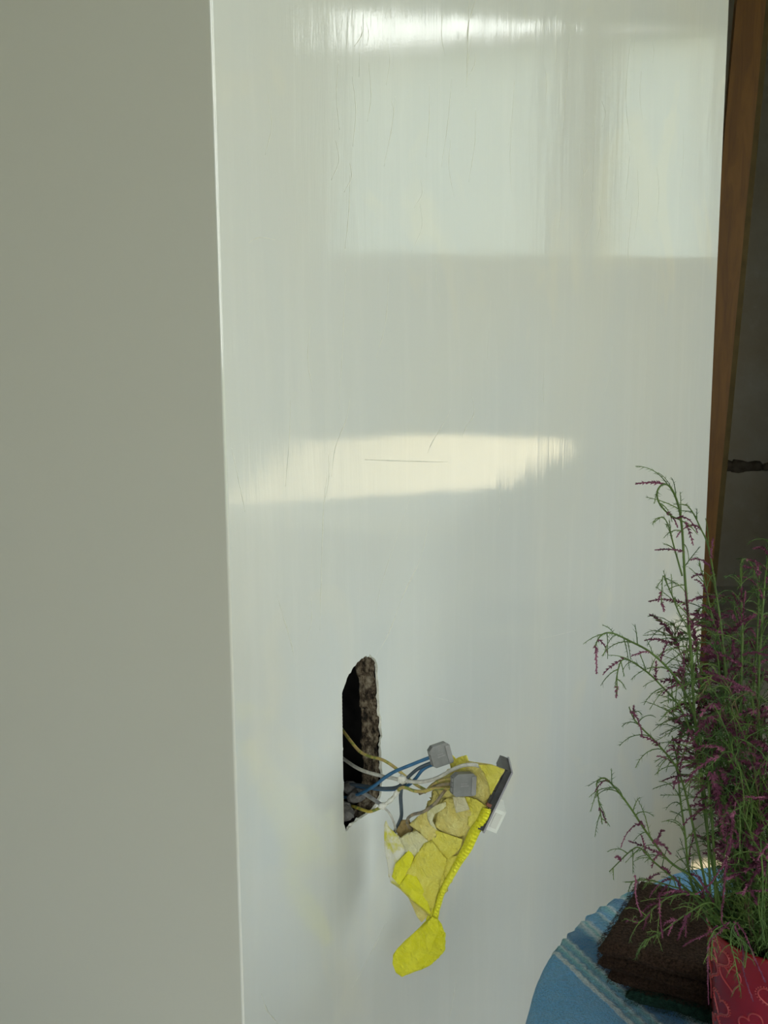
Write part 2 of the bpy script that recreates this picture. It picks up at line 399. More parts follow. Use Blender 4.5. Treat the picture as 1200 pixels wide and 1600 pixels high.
w = bpy.data.objects.new('window_4', None); COL.objects.link(w); w['kind'] = 'structure'; w.location = ((bx0 + bx1) / 2, -2.15, bz0)  # unseen window, added as fill for the shaded face
bm = bmesh.new(); cx = (bx1 - bx0) / 2; H = bz1 - bz0
box(bm, -cx, -cx + .045, -.03, .03, 0, H); box(bm, cx - .045, cx, -.03, .03, 0, H); box(bm, -cx, cx, -.03, .03, 0, .045); box(bm, -cx, cx, -.03, .03, H - .045, H); box(bm, -.025, .025, -.03, .03, .045, H - .045)
obj('window_frame', bm, M_FRAME, w)
bm = bmesh.new(); box(bm, -cx + .045, cx - .045, -.003, .003, .045, H - .045); obj('window_pane', bm, M_GLASS, w)

# outside: what the windows look on
bm = bmesh.new(); box(bm, -40, 40, -40, 40, -1.1, -1.0); obj('ground_outside', bm, simple('dry_grass', (.16, .19, .09), .95, .2, 3, .3), kind='structure')
bm = bmesh.new(); fa, fb, fn = Vector((16.8, 4.0, 0)), Vector((8.0, 15.0, 0)), Vector((.78, .62, 0))
def slab(bm, a, b, t, z0, z1, m):
    pts = [a, b, b + fn * t, a + fn * t]; lo = [bm.verts.new((p.x, p.y, z0)) for p in pts]; hi = [bm.verts.new((p.x, p.y, z1)) for p in pts]
    bm.faces.new(lo[::-1]).material_index = m; bm.faces.new(hi).material_index = m
    for q in range(4): bm.faces.new((lo[q], lo[(q + 1) % 4], hi[(q + 1) % 4], hi[q])).material_index = m
house = thing('neighbouring_house', 'pale rendered house seen only as a blurred reflection of the windows', 'house')
slab(bm, fa, fb, 6, -1, 4.62, 0); obj('house_wall', bm, simple('outer_render', (.40, .41, .36), .9, .2, 2, .06), house)
bm = bmesh.new(); slab(bm, fa - fn * .3, fb - fn * .3, 6.6, 4.62, 4.74, 0); obj('house_roof', bm, simple('roof_edge', (.3, .25, .22), .8), house)
hedge_root = None
for k in range(5):
    bm = bmesh.new(); bmesh.ops.create_icosphere(bm, subdivisions=4, radius=1.0)
    off = Vector((k * 5.1, 0, 0)); s = uni(.9, 1.3)
    for v in bm.verts:
        v.co *= 1 + .28 * noise.noise(v.co * 2.2 + off) + .10 * noise.noise(v.co * 8 + off)
        v.co.z *= 1.35 * s
    o = obj('shrub', bm, simple('shrub_green', (.10, .15, .06), .9, .2, 6, .5, .6, .05), loc=(8.2 + uni(-.4, .4), 0.2 + k * 3.0, -.1 + .15 * s),
            label='rounded green garden shrub outside, %s from the far end' % ('nearest', 'second', 'third', 'fourth', 'fifth', 'sixth', 'seventh')[k], cat='shrub', group='shrubs outside the windows')

# ------------------------------------------------------------ furniture that shows in the polished plaster
M_CREAM = simple('bench_cream', (.74, .70, .60), .5, .4, 8, .06)
M_GREY = simple('bench_side', (.55, .55, .50), .7, .3, 8, .05)
cB, cC = Vector((1.93, 2.40, 0)), Vector((.93, 1.535, 0)); ax = (cB - cC).normalized(); L = (cB - cC).length
bench = thing('work_table', 'tall cream-topped work table reflected as a sunlit slab in the wall', 'table', (cC.x, cC.y, 0), math.atan2(ax.y, ax.x))
bm = bmesh.new(); box(bm, 0, L, -1.0, 0, .865, .90); obj('tabletop', bm, M_CREAM, bench, bevel=.004)
for (a, b, c, d) in ((.02, L - .02, -.05, -.02), (.02, L - .02, -.98, -.95)):
    bm = bmesh.new(); box(bm, a, b, c, d, .66, .865); obj('apron', bm, M_GREY, bench, bevel=.002)
for a in (.05, L - .12):
    for c in (-.95, -.12):
        bm = bmesh.new(); box(bm, a, a + .07, c, c + .07, 0, .865); obj('leg', bm, M_GREY, bench, bevel=.004)

def stool(name, label, loc, rot, seat_z, back, m, w=.36, thick=.035, leg=.022):
    r = thing(name, label, 'chair', loc, rot); h = w / 2
    bm = bmesh.new(); box(bm, -h, h, -h, h, seat_z - thick, seat_z); obj('seat', bm, m, r, bevel=.01)
    for sx in (-1, 1):
        for sy in (-1, 1):
            bm = bmesh.new(); tube(bm, [Vector((sx * h * .8, sy * h * .8, seat_z - .03)), Vector((sx * h * 1.08, sy * h * 1.08, 0))], leg, 8); obj('leg', bm, m, r)
    for sx in (-1, 1):
        bm = bmesh.new(); tube(bm, [Vector((sx * h * .95, -h * .95, seat_z * .4)), Vector((sx * h * .95, h * .95, seat_z * .4))], .012, 6); obj('stretcher', bm, m, r)
    if back:
        for sx in (-1, 1):
            bm = bmesh.new(); box(bm, sx * (h - .02) - .018, sx * (h - .02) + .018, h - .035, h, seat_z, seat_z + back); obj('back_post', bm, m, r)
        bm = bmesh.new(); box(bm, -h + .03, h - .03, h - .03, h - .005, seat_z + back * .5, seat_z + back); obj('backrest', bm, m, r, bevel=.005)
    return r
M_TEAL = simple('stool_grey_blue', (.07, .09, .10), .9, .1, 12, .1)
M_BLUE = simple('chair_slate', (.10, .14, .20), .5, .4, 12, .1)
stool('low_stool', 'wide dark grey-green stool pushed under the work table', (1.66, 1.98, 0), math.radians(41), .46, 0, M_TEAL, .56, .13, .03)
stool('painted_chair', 'slate blue chair reflected at the right of the wall', (1.38, 2.36, 0), math.radians(41), .46, .38, M_BLUE, .42, .05, .024)

# ------------------------------------------------------------ cables
def ins(name, c, n=90, var=.25): return simple(name, c, .45, .45, n, var, .25, .0004)
M_W_BLUE = ins('insulation_blue', (.035, .13, .26)); M_W_DK = ins('insulation_slate', (.06, .085, .11)); M_W_WHITE = ins('insulation_white', (.52, .51, .46), 200, .25)
M_W_GREY = ins('insulation_grey', (.34, .34, .33), 150, .4)
g = G('insulation_yellow_green', (.4, .4, .1), .45, .45)
f = g.noise(160, 3, .5, g.coords((1, 1, 1)), .5); g.color(g.ramp(f, [(.42, (.22, .25, .06)), (.5, (.46, .37, .10)), (.62, (.40, .30, .12))])); M_W_YG = g.m
g = G('insulation_yellow', (.5, .42, .06), .45, .45); f = g.noise(120, 3); g.color(g.ramp(f, [(.44, (.20, .24, .05)), (.52, (.55, .44, .08))])); M_W_Y = g.m
g = G('insulation_brown', (.2, .15, .1), .5, .4); f = g.noise(120, 3); g.color(g.ramp(f, [(.4, (.12, .11, .10)), (.6, (.30, .24, .15))])); M_W_BR = g.m
WIRES = [
 ('yellow-green wire arching down out of the upper part of the hole', M_W_YG, [(520, 1118, .05), (534, 1139, .03), (548, 1158, .012), (562, 1174, .004), (578, 1182, 0), (597, 1187, -.004), (614, 1197, -.006), (632, 1212, -.004), (650, 1226, .004), (666, 1235, .01)], 1.55),
 ('paint-smeared white wire crossing from the hole to the top of the yellow tape', M_W_WHITE, [(520, 1172, .05), (537, 1186, .03), (562, 1202, .006), (590, 1211, -.002), (614, 1216, -.006), (640, 1221, -.01), (664, 1221, -.012), (686, 1214, -.014), (706, 1203, -.016), (724, 1196, -.014), (742, 1195, -.008), (752, 1200, .004)], 1.75),
 ('bright blue wire rising from the hole to the upper grey connector', M_W_BLUE, [(518, 1240, .05), (537, 1246, .03), (560, 1241, .006), (583, 1229, -.006), (600, 1216, -.012), (616, 1206, -.014), (640, 1196, -.014), (660, 1188, -.012), (676, 1182, -.008)], 1.65),
 ('dark slate wire bending from the lower hole up to the upper connector', M_W_DK, [(518, 1222, .05), (536, 1224, .03), (570, 1228, .006), (600, 1232, .0), (622, 1229, .0), (636, 1216, -.006), (652, 1202, -.008), (668, 1194, -.008), (680, 1190, -.006)], 1.65),
 ('blue wire looping under the upper grey connector', M_W_BLUE, [(516, 1232, .055), (540, 1226, .035), (575, 1231, .014), (606, 1234, .006), (632, 1230, .002), (648, 1218, -.004), (659, 1204, -.006), (670, 1197, -.004), (680, 1194, -.003)], 1.6),
 ('slate grey wire hanging straight down into the tape mouth', M_W_DK, [(634, 1222, .004), (628, 1230, .002), (626, 1245, 0), (627, 1262, 0), (627, 1276, .004), (622, 1289, .01), (616, 1302, .018)], 1.8),
 ('yellow-green wire running left from the lower grey connector', M_W_YG, [(712, 1234, -.012), (696, 1232, -.012), (678, 1232, -.012), (664, 1236, -.014), (648, 1236, -.014), (634, 1231, -.014), (625, 1232, -.012), (618, 1242, -.01), (608, 1252, -.008), (598, 1260, -.006)], 1.6),
 ('yellow wire sagging along the bottom of the hole', M_W_Y, [(518, 1250, .05), (538, 1257, .03), (552, 1260, .01), (566, 1265, .0), (578, 1268, -.004), (592, 1263, -.006), (600, 1259, -.007)], 1.6),
 ('thin white wire dropping from the knot into the tape mouth', M_W_WHITE, [(594, 1258, -.008), (600, 1262, -.006), (608, 1270, -.003), (615, 1284, .002), (619, 1300, .01)], 1.1),
 ('brown wire curling down in front of the yellow tape', M_W_BR, [(698, 1232, -.006), (690, 1242, -.022), (680, 1255, -.024), (662, 1268, -.022), (645, 1273, -.018), (637, 1280, -.014), (638, 1290, -.006), (646, 1298, .006)], 1.5),
 ('upper olive wire entering the lower grey connector', M_W_YG, [(664, 1238, .0), (676, 1226, -.008), (690, 1219, -.012), (712, 1216, -.012)], 1.4),
 ('pale brown wire entering the middle of the lower grey connector', M_W_BR, [(656, 1240, .002), (674, 1232, -.006), (690, 1226, -.012), (712, 1225, -.012)], 1.5),
 ('paint-covered grey wire slanting out of the bottom of the hole', M_W_GREY, [(524, 1226, .05), (545, 1232, .03), (565, 1238, .012), (582, 1248, .002), (598, 1259, -.003)], 2.0),
]
for lab, m, pts, r in WIRES:
    bm = bmesh.new(); P = catmull([hang(x, y, o) for x, y, o in pts], 7)
    tube(bm, P, r / 1000, 10)
    center(obj('wire', bm, m, label=lab, cat='wire', group='wires coming out of the wall hole'))
# lump of plaster holding the crossing wires, and white paint on the bent wire
M_PAINT = simple('dried_plaster', (.72, .72, .66), .8, .3, 250, .15, .6, .001)
for (px, py, r, lab) in ((629, 1218, .0042, 'white plaster blob on the crossing of the wires'), (598, 1259, .0034, 'small plaster blob on the wire below the hole edge')):
    bm = bmesh.new(); bmesh.ops.create_icosphere(bm, subdivisions=3, radius=r)
    for v in bm.verts: v.co *= 1 + .5 * noise.noise(v.co * 420 + Vector((px, 0, 0)))
    c = hang(px, py, -.009)
    smooth(obj('plaster_blob', bm, M_PAINT, label=lab, cat='plaster', loc=c))
bm = bmesh.new(); P = catmull([hang(x, y, o) for x, y, o in [(622, 1236, -.0125), (613, 1248, -.0108), (604, 1255, -.0092), (597, 1261, -.0075)]], 6)
tube(bm, P, lambda t: .0019 + .0006 * math.sin(t * 17), 8)
center(obj('plaster_crust', bm, M_PAINT, label='white dried plaster crust on the bend of the yellow-green wire', cat='plaster'))

# grey push-in connectors
M_CON = simple('connector_grey', (.185, .19, .185), .4, .5, 160, .12, .2, .0005)
M_CON2 = simple('connector_lid', (.25, .25, .245), .45, .5, 160, .1)
def frame3(ex, ey, c):
    ex = ex.normalized(); ez = ex.cross(ey).normalized(); ey = ez.cross(ex)
    m = Matrix((ex, ey, ez)).transposed().to_4x4(); m.translation = c; return m
def connector(c, ex, ey, w, h, d, label):
    m = frame3(ex, ey, c); root = thing('wire_connector', label, 'connector'); root.matrix_world = m; bpy.context.view_layer.update()
    bm = bmesh.new()
    pr = [(-w / 2, -h / 2 + h * .1), (-w / 2 + w * .12, -h / 2), (w / 2, -h / 2), (w / 2, h / 2 - h * .1), (w / 2 - w * .1, h / 2), (-w / 2 + w * .2, h / 2), (-w / 2, h / 2 - h * .16)]
    a = [bm.verts.new((x, y, -d / 2)) for x, y in pr]; b = [bm.verts.new((x, y, d / 2)) for x, y in pr]
    bm.faces.new(a[::-1]); bm.faces.new(b)
    for i in range(len(pr)): bm.faces.new((a[i], a[(i + 1) % len(pr)], b[(i + 1) % len(pr)], b[i]))
    obj('housing', bm, M_CON, root, bevel=.0007)
    bm = bmesh.new(); box(bm, w / 2 - .0035, w / 2 + .0008, -h / 2 + .001, h / 2 - .0025, -d / 2 + .0006, d / 2 + .0006); obj('end_cap', bm, M_CON2, root, bevel=.0005)
    bm = bmesh.new(); box(bm, w / 2 + .0006, w / 2 + .0012, -.001, .0045, -.001, .0025); obj('test_slot', bm, M_VOID_SHADE, root)  # slot drawn as a raised block, its inner shade put into the colour
    for k in range(3):
        bm = bmesh.new(); y = -h / 2 + h * (.28 + .22 * k); box(bm, -w / 2 - .0006, -w / 2 + .002, y - .0017, y + .0017, -.002, .002); obj('wire_port', bm, M_CON2, root, bevel=.0004)
    bm = bmesh.new(); box(bm, -w * .18, w * .2, -h * .06, -h * .02, d / 2 - .0002, d / 2 + .00025); box(bm, -w * .18, w * .12, h * .05, h * .08, d / 2 - .0002, d / 2 + .00025); obj('moulded_mark', bm, M_CON2, root)
    return root
connector(hang(687, 1179, -.010), RT * .96 + UP * .27 - FW * -.25, UP, .0185, .0195, .0085, 'upper grey wire connector with blue wires pushed in')
connector(hang(723, 1225, -.020), RT * .96 + UP * -.02 - FW * -.30, UP + FW * -.05, .0205, .0200, .0085, 'lower grey wire connector resting on the yellow tape')

# ------------------------------------------------------------ crumpled yellow tape bundle
def tape_mat(name, a, b, tr=.15):
    g = G(name, a, .55, .35)
    f = g.noise(70, 5, .6); cw = g.noise(900, 2, .5, g.coords((1, .25, 1)))
    cz = g.noise(55, 4, .6, None, 2.5); lt = tuple(min(.9, x * 1.25 + .06) for x in b)
    g.color(g.mix(g.ramp(cz, [(.485, 0.0), (.5, .55), (.515, 0.0)]), g.ramp(f, [(.35, a), (.7, b)]), lt)); g.bump(cz, .5, .003); g.bump(cw, .7, .0008); g.bump(g.noise(120, 5, .6, None, 1.0), .8, .003); g.bump(g.noise(38, 3, .5, None, 2.0), .5, .006)
    return g.m
TM = {'o': tape_mat('tape_ochre', (.66, .55, .14), (.76, .67, .24)), 'y': tape_mat('tape_yellow', (.72, .64, .07), (.80, .73, .14)),
      'b': tape_mat('tape_bright', (.76, .73, .012), (.83, .80, .04)), 'p': tape_mat('tape_pale', (.66, .62, .30), (.72, .70, .45)), 'k': tape_mat('tape_beige', (.62, .56, .33), (.66, .62, .42))}
g = G('tape_smeared', (.6, .6, .4), .6, .3); f = g.noise(75, 5, .65)
g.color(g.ramp(f, [(.36, (.62, .60, .06)), (.47, (.66, .63, .30)), (.58, (.72, .71, .60))])); g.bump(f, .4, .0015); TM['w'] = g.m
def c2(x, y): return (x / 3.81 + 560, y / 3.81 + 1140)
bundle = thing('yellow_tape_bundle', 'crumpled bright yellow tape wrapped round the hanging switch', 'tape', hang(690, 1300))
bpy.context.view_layer.update()
def sheet(name, pts, off, bulge, m, label=None, sub=5, amp=.0018, thick=.0007, root=bundle, seed=0, fold=0):
    """one folded piece of tape: outline in picture units of the close-up, off = distance behind the hanging plane"""
    P = []
    for q in pts:
        x, y = c2(q[0], q[1]); P.append(hang(x, y, off + (q[2] if len(q) > 2 else 0)))
    c = sum(P, Vector()) / len(P)
    if name == 'tape_fold': P = [c + (q - c) * 1.09 for q in P]
    bm = bmesh.new(); vs = [bm.verts.new(p) for p in P]
    face = bm.faces.new(vs)
    bmesh.ops.triangulate(bm, faces=[face], ngon_method='BEAUTY')
    for k in range(sub - 1): bmesh.ops.subdivide_edges(bm, edges=bm.edges[:], cuts=1, use_grid_fill=True)
    bm.verts.ensure_lookup_table()
    bd = [v for v in bm.verts if v.is_boundary]
    R = max((p - c).length for p in P)
    bco = [v.co.copy() for v in bd]
    for v in bm.verts:
        if v.is_boundary: dmin = 0
        else: dmin = min((v.co - b).length for b in bco[::2])
        k = min(1, dmin / (R * .35)); q = v.co * 60 + Vector((seed * 3.7, 0, 0))
        crease = abs(noise.noise(q * .8)) * 2
        v.co -= FW * (bulge * .3 * (1 - (1 - k) ** 2) + amp * (noise.noise(q * 2.2) + 1.6 * crease + .9 * abs(noise.noise(q * 4.5))) * (.3 + .7 * k))
    for f in bm.faces: f.smooth = True
    bmesh.ops.recalc_face_normals(bm, faces=bm.faces)
    o = obj(name, bm, m, label=label); md = o.modifiers.new('thickness', 'SOLIDIFY'); md.thickness = thick; md.offset = 0
    center(o)
    if root: keep(o, root)
    return o
def core(pts, off, depth, m, name):     # closed puffy body from an outline
    o = sheet(name, pts, off, .004, m, thick=depth, amp=.002)
    o.modifiers[0].offset = 0
    return o
core([(560, 230), (680, 200), (850, 250), (790, 390), (765, 470), (760, 480), (640, 690), (520, 890), (440, 1080), (300, 960), (200, 860), (190, 700), (260, 680), (330, 600), (420, 500), (480, 400), (480, 300)], .010, .010, TM['o'], 'inner_wad')
sheet('tape_fold', [(548, 140), (585, 175), (600, 165), (640, 155), (655, 190), (690, 210), (640, 250), (560, 250), (550, 200)], .002, .004, TM['y'], amp=.003, seed=1)
sheet('tape_fold', [(650, 195), (720, 205), (790, 215), (862, 243), (825, 310), (785, 390), (765, 460), (690, 420), (640, 330)], -.002, .003, TM['o'], seed=2)
sheet('tape_fold', [(720, 215), (790, 215), (862, 243), (825, 310), (790, 380), (775, 320), (755, 265)], -.007, .002, TM['y'], seed=3, amp=.0006)
sheet('tape_fold', [(470, 300), (560, 240), (680, 235), (740, 300), (760, 400), (640, 420), (500, 400), (465, 350)], .0, .004, TM['o'], seed=4, amp=.0015)
sheet('tape_fold', [(520, 420), (640, 405), (765, 460), (750, 520), (680, 620), (600, 632), (530, 618), (465, 570), (480, 500)], -.005, .006, TM['o'], seed=5)
sheet('tape_fold', [(640, 405), (700, 420), (782, 478), (745, 520), (690, 600), (655, 560), (660, 480)], -.0085, .002, TM['y'], seed=6, amp=.0006)
sheet('tape_curl', [(410, 490), (450, 455), (520, 430), (522, 455), (500, 475), (455, 500), (440, 540), (470, 600), (430, 565), (412, 530)], -.010, .003, TM['p'], 'pale curled tape edge', seed=7, amp=.0006)
sheet('tape_fold', [(310, 565), (360, 520), (410, 490), (415, 540), (470, 600), (445, 650), (430, 668), (370, 610)], -.007, .003, TM['o'], seed=8)
sheet('tape_fold', [(380, 610), (465, 605), (540, 630), (610, 655), (600, 700), (515, 780), (470, 730), (430, 670)], -.008, .003, TM['y'], seed=9, amp=.0006)
sheet('tape_fold', [(610, 632), (680, 618), (720, 560), (700, 640), (650, 720), (600, 760), (540, 770), (605, 700)], -.004, .002, TM['o'], seed=10)
sheet('tape_fold', [(395, 690), (430, 675), (515, 780), (500, 830), (460, 900), (430, 990), (425, 1090), (330, 1010), (250, 930), (300, 830), (350, 750)], -.011, .007, TM['y'], seed=11, amp=.0008)
sheet('tape_fold', [(250, 930), (300, 860), (345, 880), (390, 960), (425, 1090), (330, 1015)], -.0135, .004, TM['b'], seed=12, amp=.0008)
sheet('tape_fold', [(160, 580), (170, 555), (185, 590), (215, 620), (260, 660), (300, 740), (330, 770), (290, 850), (250, 930), (195, 893), (178, 790), (162, 700)], -.006, .007, TM['w'], 'tape corner smeared with white plaster', seed=13, amp=.0013)
sheet('tape_fold', [(250, 650), (300, 618), (345, 608), (412, 660), (380, 700), (340, 770), (300, 760), (275, 690)], -.009, .005, TM['p'], seed=14, amp=.002)
sheet('tape_fold', [(225, 800), (300, 720), (325, 760), (300, 830), (250, 920), (205, 870)], -.0125, .004, TM['b'], seed=15, amp=.001)
sheet('tape_fold', [(250, 650), (330, 600), (300, 540), (260, 540), (230, 600)], .006, .002, simple('tape_inside_brown', (.33, .24, .10), .8, .2, 120, .3, .5, .002), 'brown inside of the tape mouth', seed=16)
sheet('tape_fold', [(290, 975), (425, 1090), (375, 1140), (350, 1110), (325, 1050)], -.006, .002, TM['o'], seed=17)
sheet('tape_fold', [(515, 780), (600, 755), (610, 800), (560, 880), (505, 975), (480, 1010), (425, 1090), (440, 980), (480, 880)], -.0085, .003, TM['y'], seed=18)
sheet('tape_knot', [(425, 1085), (495, 985), (485, 1050), (470, 1135), (430, 1115), (400, 1135)], -.008, .004, TM['b'], seed=19)
sheet('beige_tape_strip', [(562, 400), (632, 402), (662, 475), (582, 495)], -.0155, .001, TM['k'], 'short beige paper strip under the connector', amp=.0003, seed=20)
# ribbed bright cuff along the right edge
cuff = [(765, 470), (735, 540), (690, 610), (650, 700), (608, 770), (590, 800), (545, 880), (500, 960), (478, 1030), (455, 1110)]
wid = [22, 22, 26, 24, 18, 16, 14, 12, 12, 10]
bm = bmesh.new(); CP = catmull([Vector((x, y, 0)) for x, y in cuff], 12); nn = len(CP); rows = []
for i, q in enumerate(CP):
    t = i / (nn - 1); k = t * (len(wid) - 1); w = wid[int(k)] + (wid[min(int(k) + 1, len(wid) - 1)] - wid[int(k)]) * (k - int(k))
    d = (CP[min(i + 1, nn - 1)] - CP[max(i - 1, 0)]).normalized(); nrm = Vector((-d.y, d.x, 0))
    rib = .0006 * (1 if i % 3 == 0 else -.6)
    row = []
    for j in range(7):
        a = -1 + 2 * j / 6; x, y = c2(q.x + nrm.x * a * w, q.y + nrm.y * a * w)
        row.append(bm.verts.new(hang(x, y, -.010 - .0045 * (1 - a * a) - rib)))
    rows.append(row)
for i in range(nn - 1):
    for j in range(6): bm.faces.new((rows[i][j], rows[i][j + 1], rows[i + 1][j + 1], rows[i + 1][j])).smooth = False
o = obj('ribbed_cuff', bm, TM['b'], label='bright ribbed tape edge'); md = o.modifiers.new('thickness', 'SOLIDIFY'); md.thickness = .0012; center(o); keep(o, bundle)
# hanging tail
tail = [(440, 1108), (472, 1128), (495, 1160), (512, 1205), (518, 1260), (510, 1310), (480, 1355), (430, 1395), (380, 1422), (320, 1442), (262, 1468), (228, 1442), (207, 1390), (212, 1340), (235, 1302), (275, 1262), (330, 1210), (385, 1160), (415, 1125)]
sheet('tape_tail', tail, -.004, .007, TM['b'], amp=.0012, seed=21, thick=.002)
sheet('tape_tail_fold', [(440, 1112), (470, 1130), (480, 1180), (450, 1260), (425, 1335), (405, 1280), (400, 1220), (380, 1180)], -.0125, .002, TM['b'], amp=.0006, seed=22)

# ------------------------------------------------------------ switch hanging on edge behind the tape
ax_l = (at_depth(738, 1318, 1.0) - at_depth(800, 1188, 1.0)).normalized()
nn_ = (RT * .88 - UP * .42 + FW * .06); nn_ = (nn_ - ax_l * nn_.dot(ax_l)).normalized()
sc = (hang(802, 1188, .012) + hang(747, 1292, .012)) / 2
ms = frame3(ax_l, nn_.cross(ax_l), sc)          # x along the plate, z = face normal
if (ms.col[2].to_3d()).dot(nn_) < 0: ms = frame3(ax_l, -nn_.cross(ax_l), sc)
sw = thing('light_switch', 'light switch hanging edge-on from the wires, black mount and white rocker', 'switch'); sw.matrix_world = ms; bpy.context.view_layer.update()
M_BLK = simple('mount_black', (.03, .03, .032), .4, .5, 90, .6, .4, .001)
bm = bmesh.new()
box(bm, -.030, .030, -.017, .017, -.0050, -.0003)
obj('mount_ring', bm, M_BLK, sw, bevel=.0018)
for k, (a, b, dd) in enumerate(((-.0305, -.022, .0078), (-.021, -.009, .0066), (-.008, .004, .0072), (.006, .018, .006))):
    bm = bmesh.new(); box(bm, a, b, -.016, .015, -dd, -.003); obj('mount_claw', bm, M_BLK, sw, bevel=.0016)
bm = bmesh.new(); box(bm, -.031, .031, -.018, .018, 0, .0016); obj('cover_plate', bm, simple('plate_grey_lilac', (.30, .29, .32), .3, .5), sw, bevel=.0007)
bm = bmesh.new(); box(bm, .007, .0285, -.014, .012, .0015, .0125); obj('rocker', bm, simple('rocker_white', (.74, .75, .69), .3, .5, 60, .06), sw, bevel=.003, segs=3)
SY = 1 if (ms.col[1].to_3d()).dot(FW) < 0 else -1
bm = bmesh.new(); y_ = .0155 * SY; box(bm, .0105, .0245, min(y_, y_ - .002 * SY), max(y_, y_ - .002 * SY), .004, .010); obj('rocker_shade_panel', bm, simple('rocker_shaded', (.66, .66, .60), .4), sw, bevel=.0004)  # slightly darker panel, shading painted onto the rocker's near side
for a in (.004, .009):
    bm = bmesh.new(); y_ = .0175 * SY; box(bm, a, a + .003, min(y_, y_ - .004 * SY), max(y_, y_ - .004 * SY), -.0075, -.003); obj('clamp_screw', bm, simple('screw_rust', (.25, .10, .07), .4, .5, metal=.5), sw)

# ------------------------------------------------------------ round table with striped terry towel
TC = Vector((.41, .72, 0)); TR = .31; TZ = .77
table = thing('round_table', 'small round table hidden under the blue striped towel', 'table', (TC.x, TC.y, 0))
M_TABLE = simple('table_wood', (.30, .2, .12), .5, .4, 10, .2)
bm = bmesh.new(); bmesh.ops.create_cone(bm, cap_ends=True, segments=64, radius1=TR - .008, radius2=TR - .008, depth=.025); bmesh.ops.translate(bm, vec=(0, 0, TZ - .018), verts=bm.verts)
obj('tabletop', bm, M_TABLE, table)
bm = bmesh.new(); tube(bm, [Vector((0, 0, .03)), Vector((0, 0, TZ - .03))], .03, 16); obj('pedestal', bm, M_TABLE, table)
bm = bmesh.new(); bmesh.ops.create_cone(bm, cap_ends=True, segments=32, radius1=.2, radius2=.16, depth=.03); bmesh.ops.translate(bm, vec=(0, 0, .015), verts=bm.verts); obj('foot', bm, M_TABLE, table)
g = G('terry_stripes', (.2, .4, .55), .95, .1)
s0 = on_z(862, 1495, TZ); s1 = on_z(972, 1600, TZ); sdir = (s1 - s0); sang = math.atan2(sdir.y, sdir.x)
SP = s0 - TC     # local point on the stripe edge
nrm = Vector((-math.sin(sang), math.cos(sang), 0))
co = g.n('ShaderNodeTexCoord'); at_ = g.n('ShaderNodeVectorMath', operation='DOT_PRODUCT'); g.l(co.outputs['Object'], at_.inputs[0]); at_.inputs[1].default_value = nrm
mr = g.n('ShaderNodeMapRange'); base = SP.dot(nrm); g.l(at_.outputs['Value'], mr.inputs[0])
mr.inputs[1].default_value = base - .01; mr.inputs[2].default_value = base + .13
wob = g.noise(30, 3); ad = g.n('ShaderNodeMath', operation='MULTIPLY_ADD'); g.l(wob, ad.inputs[0]); ad.inputs[1].default_value = .02; g.l(mr.outputs[0], ad.inputs[2])
BL = (.14, .42, .74); PALE = (.55, .70, .74); TEAL = (.22, .54, .60); MID = (.13, .36, .56); DP = (.06, .22, .46); WH = (.66, .76, .80)
g_st = [(0, BL), (.075, BL), (.085, WH), (.11, WH), (.12, MID), (.15, TEAL), (.17, PALE), (.19, MID), (.22, TEAL), (.24, PALE), (.26, DP), (.36, DP), (.38, MID), (.42, WH), (.44, TEAL), (.46, WH), (.49, BL), (.56, MID), (.58, PALE), (.60, BL), (.66, TEAL), (.68, WH), (.70, MID), (.80, DP), (.83, PALE), (.86, TEAL), (.9, BL), (1, BL)]
cst = g.ramp(ad.outputs[0], g_st)
fz = g.noise(520, 3, .6); bl = g.noise(60, 3)
cc = g.mix(g.ramp(fz, [(.35, .45), (.6, 0.0)]), cst, (.06, .18, .32)); cc = g.mix(g.ramp(bl, [(.4, 0.0), (.8, .25)]), cc, (.3, .5, .62)); g.color(cc)
g.bump(fz, 1, .003); g.bump(g.n('ShaderNodeTexWave') and cst, .5, .003)
g.b.inputs['Sheen Weight'].default_value = .3
M_TOWEL = g.m
bm = bmesh.new(); NA = 300; prof = []
for k in range(40): prof.append((TR * k / 40 * .985 + .001, 0, 0))
for k in range(9): a = math.pi / 2 * k / 8; prof.append((TR * .985 + .006 * math.sin(a), -.006 + .006 * math.cos(a), .1))
for k in range(1, 45): prof.append((TR * .985 + .006, -.006 - .15 * k / 44, .1 + .9 * k / 44))
rows = []
for (r, dz, fl) in prof:
    row = []
    for j in range(NA):
        a = 2 * math.pi * j / NA; rr = r
        if fl: rr += (.022 * math.sin(a * 11 + 1.2 * math.sin(a * 3)) + .018) * max(0, fl - .1)
        x, y = rr * math.cos(a), rr * math.sin(a)
        sd_ = (Vector((x, y, 0)) - SP).dot(nrm)
        rib = 0
        if 0 < sd_ < .12: rib = .0009 * math.sin(sd_ * 2 * math.pi / .0095)
        wv = .0022 * noise.noise((x * 18, y * 18, 2)) + .0007 * noise.noise((x * 160, y * 160, 2))
        z = TZ + dz + (rib + wv if fl < .15 else wv * .3)
        row.append(bm.verts.new((x * (1 + (rib * 2 / TR if fl else 0)), y * (1 + (rib * 2 / TR if fl else 0)), z)))
    rows.append(row)
cv = bm.verts.new((0, 0, TZ))
for j in range(NA): bm.faces.new((cv, rows[0][j], rows[0][(j + 1) % NA]))
for i in range(len(rows) - 1):
    for j in range(NA): bm.faces.new((rows[i][j], rows[i + 1][j], rows[i + 1][(j + 1) % NA], rows[i][(j + 1) % NA]))
towel = obj('towel', bm, M_TOWEL, loc=(TC.x, TC.y, .004), label='blue terry towel with pale and teal stripes draped over the round table', cat='towel'); smooth(towel)

